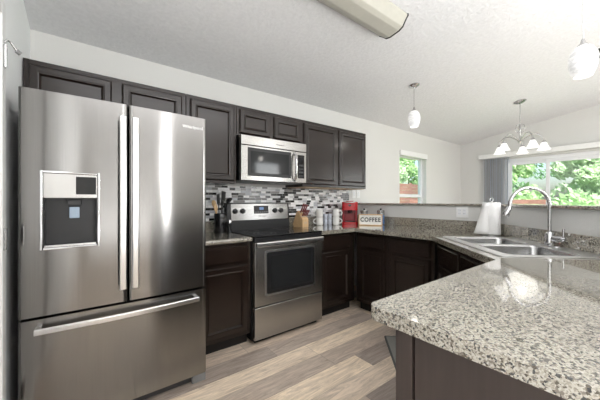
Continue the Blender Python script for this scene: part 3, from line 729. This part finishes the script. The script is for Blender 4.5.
# utensil crock
cx, cy = 1.045, -.14
ck = thing('utensil_crock', 'black cylindrical crock full of kitchen utensils left of the range', 'crock', (cx, cy, Z))
bm = B(); lathe(bm, [(.056, 0), (.058, .004), (.058, .176), (.055, .18), (.051, .176), (.051, .012), (.0, .012)], 28, caps=False)
bmesh.ops.remove_doubles(bm, verts=bm.verts[:], dist=.0005)
obj('jar', bm, 'blackgloss', ck, smooth=True)
def spoon(name, kind, loc, lean, az, L, mat, label, headmat=None):
    t = thing(name, label, 'utensil', (cx+loc[0], cy+loc[1], Z+.016))
    Mx = Matrix.Rotation(az, 4, 'Z') @ Matrix.Rotation(lean, 4, 'Y')
    bm = B(); tube(bm, [(0, 0, 0), (0, 0, L*.5), (0, 0, L-.05)], [.0055, .005, .0045], 8); bm.transform(Mx); obj('shaft', bm, mat, t, smooth=True)
    bm = B(); hm = headmat or mat
    if kind == 'spoon': lathe(bm, [(.001, -.045), (.012, -.038), (.021, -.015), (.022, .005), (.016, .025), (.001, .033)], 14); bm.transform(Matrix.Translation((0, 0, L-.01)) @ Matrix.Diagonal((1, .3, 1, 1)))
    elif kind == 'spatula':
        prism(bm, rrect(-.034, .034, -.045, .05, .008), -.002, .002, [rrect(-.020+.016*k, -.012+.016*k, -.02, .032, .003, 2) for k in range(3)]); bm.transform(Matrix.Translation((0, 0, L-.005)) @ Matrix.Rotation(PI/2, 4, 'X'))
    elif kind == 'ladle':
        lathe(bm, [(.001, -.034), (.020, -.029), (.034, -.012), (.037, .004), (.034, .004), (.030, -.010), (.018, -.024), (.001, -.028)], 18, caps=False); bm.transform(Matrix.Translation((.020, 0, L-.03)) @ Matrix.Rotation(math.radians(115), 4, 'Y'))
    else:
        prism(bm, [(-.028, -.04), (.028, -.04), (.034, .05), (-.034, .05)], -.003, .003); bm.transform(Matrix.Translation((0, 0, L-.005)) @ Matrix.Rotation(PI/2, 4, 'X'))
    bm.transform(Mx); obj('head', bm, hm, t, smooth=True, bevel=0)
R = math.radians
def stick(name, kind, az, lean, L, mat, label):
    az = R(az); spoon(name, kind, (.012*math.cos(az), .012*math.sin(az)), R(lean), az, L, mat, label)
stick('wooden_spoon', 'spoon', 142, 11, .275, 'lightwood', 'wooden spoon leaning furthest left in the black crock')
stick('spatula', 'spatula', 90, 8, .31, 'black', 'black slotted spatula standing at the left of the crock')
stick('wooden_spoon', 'spoon', -162, 11, .235, 'lightwood', 'shorter wooden spoon at the front of the black crock')
stick('turner', 'turner', 35, 7, .335, 'black', 'tallest black flat turner in the middle of the crock')
stick('spoon', 'spoon', -100, 9, .285, 'black', 'black cooking spoon in the middle front of the crock')
stick('ladle', 'ladle', -36, 11, .32, 'blackgloss', 'shiny black ladle leaning right over the crock towards the range')
bt = thing('pepper_mill', 'small dark glass pepper mill between the crock and the range', 'pepper mill', (1.096, -.235, Z))
bm = B(); lathe(bm, [(.020, 0), (.021, .005), (.017, .035), (.019, .075), (.019, .088)], 20); obj('body', bm, 'ovenglass', bt, smooth=True)
bm = B(); lathe(bm, [(.020, .0885), (.021, .10), (.016, .118), (.006, .124)], 20); obj('cap', bm, 'chrome', bt, smooth=True)

# knife block
kb = thing('knife_block', 'light wood knife block with burgundy-handled knives right of the range', 'knife block', (2.005, -.155, Z), math.radians(-83))
Wd = .098
prof = [(0, 0), (.150, 0), (.150, .088), (.075, .185), (.050, .170), (-.012, .03)]       # (front direction, z)
bm = B(); A = [bm.verts.new((a-.07, -Wd/2, z)) for a, z in prof]; D_ = [bm.verts.new((a-.07, Wd/2, z)) for a, z in prof]; bridge(bm, A, D_); bm.faces.new(A); bm.faces.new(D_[::-1])
obj('block', bm, 'lightwood', kb, bevel=.003)
bm = B(); box(bm, .0805, .0815, -.022, .022, .038, .062); obj('label_plate', bm, 'rawwood', kb)
dirn = Vector((.50, 0, .866)); idx = 0
names = ['leftmost knife of the upper row', 'second knife of the upper row', 'right-hand knife of the upper row', 'leftmost steak knife of the lower row', 'second steak knife of the lower row', 'third steak knife of the lower row', 'right-hand steak knife of the lower row']
kbm = Matrix.Translation(kb.location) @ Matrix.Rotation(math.radians(-83), 4, 'Z')
for i in range(7):
    up_ = i < 3
    a, z = (.095, .159) if up_ else (.128, .1165)
    yy = (-.032+.032*i) if up_ else (-.036+.024*(i-3))
    L = (.125 if up_ else .09) - (.008*i if up_ else 0)
    base_ = kbm @ Vector((a-.07, yy, z)) + (kbm.to_3x3() @ dirn)*.003
    kn = thing('knife', 'burgundy-handled knife in the wood block, ' + names[i], 'knife', base_, math.radians(-83), 'knives in the wood block')
    bm = B(); r_ = .0085 if up_ else .007
    tube(bm, [dirn*t_ for t_ in (.012, .03, L*.6, L*.9, L)], [r_*.85, r_, r_*.9, r_*1.15, r_*.8], 10); obj('handle', bm, 'burgundy', kn, smooth=True)
    bm = B(); tube(bm, [dirn*0, dirn*.0118], .006, 8); obj('bolster', bm, 'steelbright', kn)

# mugs
def mug_parts(t, mat, r=.040, h=.086, hx=1):
    bm = B(); lathe(bm, [(r*.80, 0), (r*.97, .008), (r, .03), (r, h), (r-.004, h), (r-.004, .012), (0.0005, .010)], 26, caps=False); bm.faces.new(ring(bm, (0, 0, .0), (0, 0, 1), r*.80, 26)); obj('cup', bm, mat, t, smooth=True)
    bm = B(); tube(bm, [(hx*(r-.003+.036*math.sin(a)), 0, h*.5+.028*math.cos(a)) for a in [PI*k/10 for k in range(11)]], r*.17, 8); obj('handle', bm, mat, t, smooth=True)
def q_(u, D): v = ray(u, 224, D); return (v.x, v.y)
mp = [(q_(319.6, 3.48), 1), (q_(336.0, 3.54), -1)]
rt_ang = math.atan2(-math.cos(R(52.53)), math.sin(R(52.53)))
labels = [['lower white mug of the left stack, beside the knife block', 'upper white mug of the left stack, beside the knife block'], ['lower white mug of the right stack, beside the red coffee maker', 'upper white mug of the right stack, beside the red coffee maker']]
proto = None
for s, (pp, sg) in enumerate(mp):
    for k in range(2):
        loc = (pp[0], pp[1], Z+.0995*k); rz = rt_ang + (PI if sg > 0 else 0)
        if proto is None: proto = thing('mug', labels[s][k], 'mug', loc, rz, 'stacked white mugs'); mug_parts(proto, 'ceramic', .043, .098)
        else: dup(proto, labels[s][k], loc, rz)
gl = [['pale grey-blue cup, lower one beside the left white mugs', 'pale grey-blue cup, upper one beside the left white mugs'], ['pale grey-blue cup, lower one beside the right white mugs', 'pale grey-blue cup, upper one beside the right white mugs']]
proto = None
for s, u in enumerate((325.4, 329.9)):
    pp = q_(u, 3.55)
    for k in range(2):
        loc = (pp[0], pp[1], Z+.0675*k)
        if proto is None: proto = thing('cup', gl[s][k], 'cup', loc, rt_ang+PI/2, 'small grey-blue cups between the mug stacks'); mug_parts(proto, 'paleglaze', .027, .066)
        else: dup(proto, gl[s][k], loc, rt_ang+PI/2)

# red coffee maker
pp = ray(349.8, 224, 3.66)
km = thing('coffee_maker', 'red single-serve coffee maker under the wall cabinets', 'coffee maker', (pp.x, pp.y, Z), face_cam(pp))
hw = .099
bm = B(); prism(bm, rrect(-hw, hw, 0, .17, .03), .0, .245); obj('body', bm, 'redsatin', km, bevel=.008)
bm = B(); prism(bm, rrect(-hw, hw, -.12, .028, .03), .0, .030); obj('base', bm, 'red', km, bevel=.006)
bm = B(); box(bm, -.06, .06, -.112, -.01, .0305, .036); obj('drip_tray', bm, 'darkgrey', km, bevel=.002)
bm = B(); prism(bm, rrect(-hw, hw, -.115, .028, .035), .160, .252); hd = obj('brew_head', bm, 'red', km, bevel=.014, seg=3)
bm = B(); box(bm, -.050, .050, -.008, -.0005, .045, .155); obj('back_panel', bm, 'redsatin', km)
for s in (-1, 1): bm = B(); box(bm, s*.078-.013, s*.078+.013, -.06, -.0005, .031, .159); obj('side_wing', bm, 'redsatin', km, bevel=.006)
bm = B(); lathe(bm, [(.022, .128), (.03, .14), (.03, .159)], 18, (0, -.06, 0)); obj('nozzle', bm, 'black', hd, smooth=True)
bm = B(); tube(bm, [(-.075, -.04, .245), (-.078, -.09, .252), (-.055, -.122, .250), (0, -.130, .248), (.055, -.122, .250), (.078, -.09, .252), (.075, -.04, .245)], .007, 10); obj('lid_handle', bm, 'chrome', hd, smooth=True)
bm = B(); prism(bm, rrect(-.05, .05, -.07, .03, .03), .2525, .264); obj('lid', bm, 'red', hd, bevel=.004)
bm = B(); box(bm, -.018, .018, -.1165, -.1155, .205, .225); obj('badge', bm, 'blackgloss', hd)

for c_ in (km, *km.children_recursive):
    if c_.type == 'MESH': c_.data.transform(Matrix.Diagonal((1, 1, 1.14, 1)))
# coffee sign and canisters
pp = ray(370.4, 225, 3.43)
sg = thing('coffee_sign', 'small wood-framed letter board reading COFFEE in front of two jars', 'sign', (pp.x, pp.y, Z), face_cam(pp))
ww, hh = .141, .138
bm = B()
for a in ((-ww, ww, 0, .011), (-ww, ww, hh-.011, hh), (-ww, -ww+.011, .011, hh-.011), (ww-.011, ww, .011, hh-.011)): box(bm, a[0], a[1], -.012, .012, a[2], a[3])
obj('frame', bm, 'lightwood', sg, bevel=.002)
bm = B(); box(bm, -ww+.011, ww-.011, -.002, .008, .011, hh-.011); bo = obj('board', bm, 'board', sg)
text_mesh('letters', 'COFFEE', .072, 'letter', bo, FRONT(0, -.0035, hh*.5), .0012, .86, .0022)
for k, (u, D, mt, lb) in enumerate(((364.2, 3.585, 'ground_coffee', 'glass canister with pale filling behind the left end of the coffee sign'), (380.8, 3.56, 'blue', 'glass canister with blue filling behind the right end of the coffee sign'))):
    pp = ray(u, 225, D)
    jr = thing('glass_canister', lb, 'canister', (pp.x, pp.y, Z), face_cam(pp), 'canisters behind the coffee sign')
    bm = B(); lathe(bm, [(.043, 0), (.049, .004), (.049, .118), (.044, .134), (.042, .134), (.046, .118), (.046, .006), (.001, .005)], 26, caps=False); obj('glass', bm, 'jar', jr, smooth=True)
    bm = B(); hgt = .105 if mt == 'blue' else .115; lathe(bm, [(.0445, .007), (.0445, hgt), (.02, hgt+.004)], 22); obj('filling', bm, mt, jr, smooth=True)
    bm = B(); lathe(bm, [(.046, .1345), (.047, .140), (.047, .160), (.030, .166), (.004, .167)], 26); obj('lid', bm, 'nickel', jr, smooth=True)
    bm = B(); lathe(bm, [(.010, .1672), (.014, .176), (.010, .183), (.002, .184)], 16); obj('knob', bm, 'black', jr, smooth=True)
    for c_ in jr.children: c_.data.transform(Matrix.Diagonal((1, 1, 1.12, 1)))

# ------------------------------------------------------------------ floor mat
P0 = Vector((2.145, -1.201))
mt = thing('floor_mat', 'charcoal grey kitchen mat on the floor in front of the sink cabinet', 'mat', (P0.x, P0.y, .001), math.radians(-135))
bm = B(); prism(bm, rrect(.014, .70, .014, .34, .01), 0, .010); obj('pad', bm, 'mat', mt, bevel=.003)
bm = B(); prism(bm, rrect(0, .714, 0, .354, .015), 0, .008, [rrect(.0142, .6998, .0142, .3398, .01)]); obj('binding', bm, 'matedge', mt)

# ------------------------------------------------------------------ lamps
def pendant(x, y, zbot, label):
    zt = zc(y); t = thing('pendant_lamp', label, 'pendant lamp', (x, y, zbot), 0, 'white glass pendants over the bar')
    h = zt-zbot
    bm = B(); lathe(bm, [(.062, -.004), (.062, -.010), (.045, -.024), (.012, -.034), (.008, -.05)], 28); bm.transform(Matrix.Translation((0, 0, h)) @ Matrix.Rotation(math.atan(-.156), 4, 'X')); obj('canopy', bm, 'chrome', t, smooth=True)
    bm = B(); tube(bm, [(0, 0, .225), (0, 0, h-.05)], .0028, 8); obj('cord', bm, 'nickel', t)
    bm = B(); lathe(bm, [(.030, .186), (.026, .196), (.014, .208), (.008, .232), (.004, .236)], 20); obj('cap', bm, 'nickel', t, smooth=True)
    bm = B(); lathe(bm, [(.045, 0), (.058, .030), (.069, .075), (.070, .110), (.060, .150), (.045, .175), (.030, .187), (.027, .184), (.042, .172), (.056, .148), (.066, .110), (.065, .075), (.054, .030), (.042, .001)], 28, caps=False)
    obj('shade', bm, 'shade', t, smooth=True)
    bm = B(); lathe(bm, [(.002, .06), (.020, .07), (.026, .09), (.020, .115), (.012, .135), (.012, .16)], 14); obj('bulb', bm, 'bell', t, smooth=True)
    l = bpy.data.lights.new('pendant_bulb', 'POINT'); l.energy = .8; l.color = (1, .95, .88); l.shadow_soft_size = .04
    o = bpy.data.objects.new('bulb_light', l); C.objects.link(o); o.parent = t; o.location = (0, 0, -.03)
pendant(3.087, -.937, 2.088, 'white glass pendant hanging over the far end of the bar ledge')
pq = ray(583, 77, 1.75); pendant(pq.x, pq.y, pq.z, 'nearer white glass pendant hanging above the sink, top right')

# chandelier
chx, chy = 5.007, -1.456
ch = thing('chandelier', 'nickel chandelier with five lit white bell shades over the dining area', 'chandelier', (chx, chy, 1.925)); hz = zc(chy)-1.925
bm = B(); lathe(bm, [(.075, -.004), (.075, -.012), (.05, -.028), (.012, -.040)], 28); bm.transform(Matrix.Translation((0, 0, hz)) @ Matrix.Rotation(math.atan(-.156), 4, 'X')); obj('canopy', bm, 'nickel', ch, smooth=True)
bm = B(); tube(bm, [(0, 0, .40), (0, 0, hz-.03)], .006, 8); obj('rod', bm, 'nickel', ch)
bm = B(); lathe(bm, [(.004, .12), (.018, .135), (.028, .155), (.018, .18), (.010, .20), (.010, .30), (.016, .31), (.016, .33), (.010, .34), (.010, .40)], 16); obj('column', bm, 'nickel', ch, smooth=True)
for k in range(3):
    a = 2*PI*k/3+.4; bm = B(); tube(bm, [(math.cos(a)*r_, math.sin(a)*r_, z) for r_, z in ((.010, .40), (.05, .385), (.062, .34), (.05, .295), (.012, .27))], .005, 8); obj('scroll', bm, 'nickel', ch, smooth=True)
for k in range(5):
    a = 2*PI*k/5 + .15; c_, s_ = math.cos(a), math.sin(a)
    bm = B(); tube(bm, [(c_*r_, s_*r_, z) for r_, z in ((.015, .165), (.06, .20), (.13, .245), (.20, .245), (.255, .20), (.27, .145))], .007, 8); arm = obj('arm', bm, 'nickel', ch, smooth=True)
    bm = B(); lathe(bm, [(.030, .115), (.028, .128), (.012, .145)], 16, (c_*.27, s_*.27, 0)); obj('socket_cap', bm, 'nickel', arm, smooth=True)
    bm = B(); lathe(bm, [(.078, .012), (.068, .026), (.052, .058), (.040, .090), (.030, .114), (.027, .112), (.037, .088), (.049, .057), (.064, .028), (.074, .014)], 24, (c_*.27, s_*.27, 0), caps=False); obj('shade', bm, 'bell', arm, smooth=True)
l = bpy.data.lights.new('chandelier_bulbs', 'POINT'); l.energy = 1.5; l.color = (1, .96, .9); l.shadow_soft_size = .2
o = bpy.data.objects.new('bulb_light', l); C.objects.link(o); o.parent = ch; o.location = (0, 0, -.08)

# fluorescent wrap fixture on the sloped ceiling
fy = -1.395
fx = thing('ceiling_fixture', 'long unlit yellowed fluorescent wrap fixture on the kitchen ceiling', 'ceiling light', (1.38, fy, zc(fy)-.003)); fx.rotation_euler = (math.atan(-.156), 0, 0)
L2 = .61
pr_ = [(-.134, -.004), (-.134, -.020), (-.115, -.036), (-.078, -.078), (-.042, -.090), (.042, -.090), (.078, -.078), (.115, -.036), (.134, -.020), (.134, -.004)]
bm = B(); profile_x(bm, pr_, -L2, L2); obj('lens', bm, 'oldlens', fx, bevel=.006, angle=15)
for s in (-1, 1):
    bm = B(); pe = [(y*1.02, z*1.02 if z < -.01 else z) for y, z in pr_]; profile_x(bm, pe, s*(L2+.0005), s*(L2+.010)); obj('end_cap', bm, 'darkgrey' if s > 0 else 'oldlens', fx)
# ceiling vent at the right edge
vx, vy = 4.36, -2.36
vt = thing('ceiling_vent', 'white slatted ceiling vent beside the nearer pendant', 'vent', (vx, vy, zc(vy)-.001)); vt.rotation_euler = (math.atan(-.156), 0, 0)
bm = B()
for a in ((-.17, .17, -.10, -.085), (-.17, .17, .085, .10), (-.17, -.155, -.085, .085), (.155, .17, -.085, .085)): box(bm, a[0], a[1], a[2], a[3], -.012, -.001)
obj('frame', bm, 'white', vt, bevel=.003)
bm = B(); box(bm, -.154, .154, -.084, .084, -.003, -.001); obj('backing', bm, 'darkgrey', vt)
for k in range(8): bm = B(); box(bm, -.154, .154, -.073+.02*k, -.066+.02*k, -.011, -.0035); obj('slat', bm, 'white', vt)

# ------------------------------------------------------------------ outside
bm = B(); box(bm, -12, 30, .4, 25, -.25, -.15); box(bm, XR+.4, 30, -20, .4, -.25, -.15); struct('ground', bm, 'grass')
fn = thing('board_fence', 'red-brown horizontal board fence outside the back window', 'fence', (11.6, 4.9, -.15))
for k in range(13): bm = B(); box(bm, -6, 3.6, -.012, .012, .06+.165*k, .215+.165*k); obj('board', bm, 'fence', fn)
for k in range(5): bm = B(); box(bm, -5.9+2.35*k, -5.8+2.35*k, .013, .10, 0, 2.25); obj('post', bm, 'fence', fn)
bm = B(); box(bm, 10.5, 10.8, -.65, 3.6, -.15, 1.26); tag(obj('block_wall', bm, 'brick', bevel=.01), 'low red-brown garden wall outside the patio door', 'garden wall')
def tree(x, y, zb, h, rad, leaf, nl, label, seed, trunk=True, ls=.10):
    rnd = random.Random(seed); t = thing('leafy_tree' if h > 3 else 'shrub', label, 'tree' if h > 3 else 'shrub', (x, y, -.15), 0, 'greenery outside the windows')
    bm = B(); blobs = []
    for k in range(44):
        a = rnd.uniform(0, 2*PI); rr = rad*math.sqrt(rnd.random())*.8; zz = zb + (h-zb)*rnd.random()
        blobs.append((rr*math.cos(a), rr*math.sin(a), zz, rnd.uniform(.28, .5)*rad))
    for k in range(int(nl*1.7)):
        bx, by, bz, br = rnd.choice(blobs); v = Vector((rnd.gauss(0, 1), rnd.gauss(0, 1), rnd.gauss(0, 1))).normalized()*br*rnd.uniform(.75, 1.05)
        c = Vector((bx, by, max(bz, .1))) + v; c.z = max(c.z, .06)
        nn = Vector((rnd.gauss(0, 1), rnd.gauss(0, 1), rnd.gauss(.5, 1))).normalized(); u = nn.orthogonal().normalized(); w_ = nn.cross(u); s = ls*rnd.uniform(.6, 1.3)
        bm.faces.new([bm.verts.new(c+e) for e in (-u*s, w_*s*.45, u*s, -w_*s*.45)])
    f = obj('foliage', bm, leaf, t)
    bm = B(); tube(bm, [(0, 0, 0), (.05, .03, zb*.6+.2), (.0, .05, zb+(h-zb)*.7)], [.11*rad/1.5, .08*rad/1.5, .03], 10); obj('trunk', bm, 'bark', t, smooth=True)
tl = [  # seen through the patio door
 (12.6, 2.95, .2, 4.4, .95, 'leafB', 5200, 'mid-green tree outside the patio door, furthest left'),
 (12.4, .75, .1, 4.6, .92, 'leafA', 6000, 'bright green tree behind the left patio pane'),
 (12.7, -1.25, .1, 4.4, .74, 'leafC', 6000, 'pale green tree seen beside the patio door mullion'),
 (12.6, -3.45, .2, 4.6, .98, 'leafA', 6000, 'bright green tree behind the right patio pane'),
 (12.4, -6.0, .2, 4.4, .98, 'leafB', 4000, 'mid-green tree outside the patio door, furthest right'),
 (15.6, -4.2, .3, 6.4, 1.2, 'leafB', 4500, 'tall mid-green tree far back at the right end of the patio door'),
 (15.6, -1.1, .3, 6.4, 1.15, 'leafC', 6500, 'tall pale green tree standing behind the bright green trees'),
 (16.4, 1.75, .3, 6.4, 1.3, 'leafB', 5500, 'tall mid-green tree behind the left patio pane, further back'),
 (16.4, 4.6, .3, 6.4, 1.0, 'leafC', 4000, 'tall pale tree far behind the garden wall'),
 (9.2, -1.55, .0, 1.35, .6, 'leafA', 2600, 'low shrub outside the right patio pane'),
 (9.3, -3.4, .0, 1.3, .6, 'leafB', 2000, 'low shrub outside the far end of the patio door'),
 # seen through the back window
 (14.0, 7.0, .6, 4.9, 1.05, 'leafC', 5000, 'pale green tree above the board fence, left'),
 (17.0, 7.6, .6, 5.2, 1.1, 'leafA', 5000, 'bright green tree above the board fence, right'),
 (17.5, 10.6, .6, 7.0, 1.5, 'leafB', 4500, 'tall tree furthest back beyond the board fence')]
for i, a in enumerate(tl): tree(*a, seed=i+3)
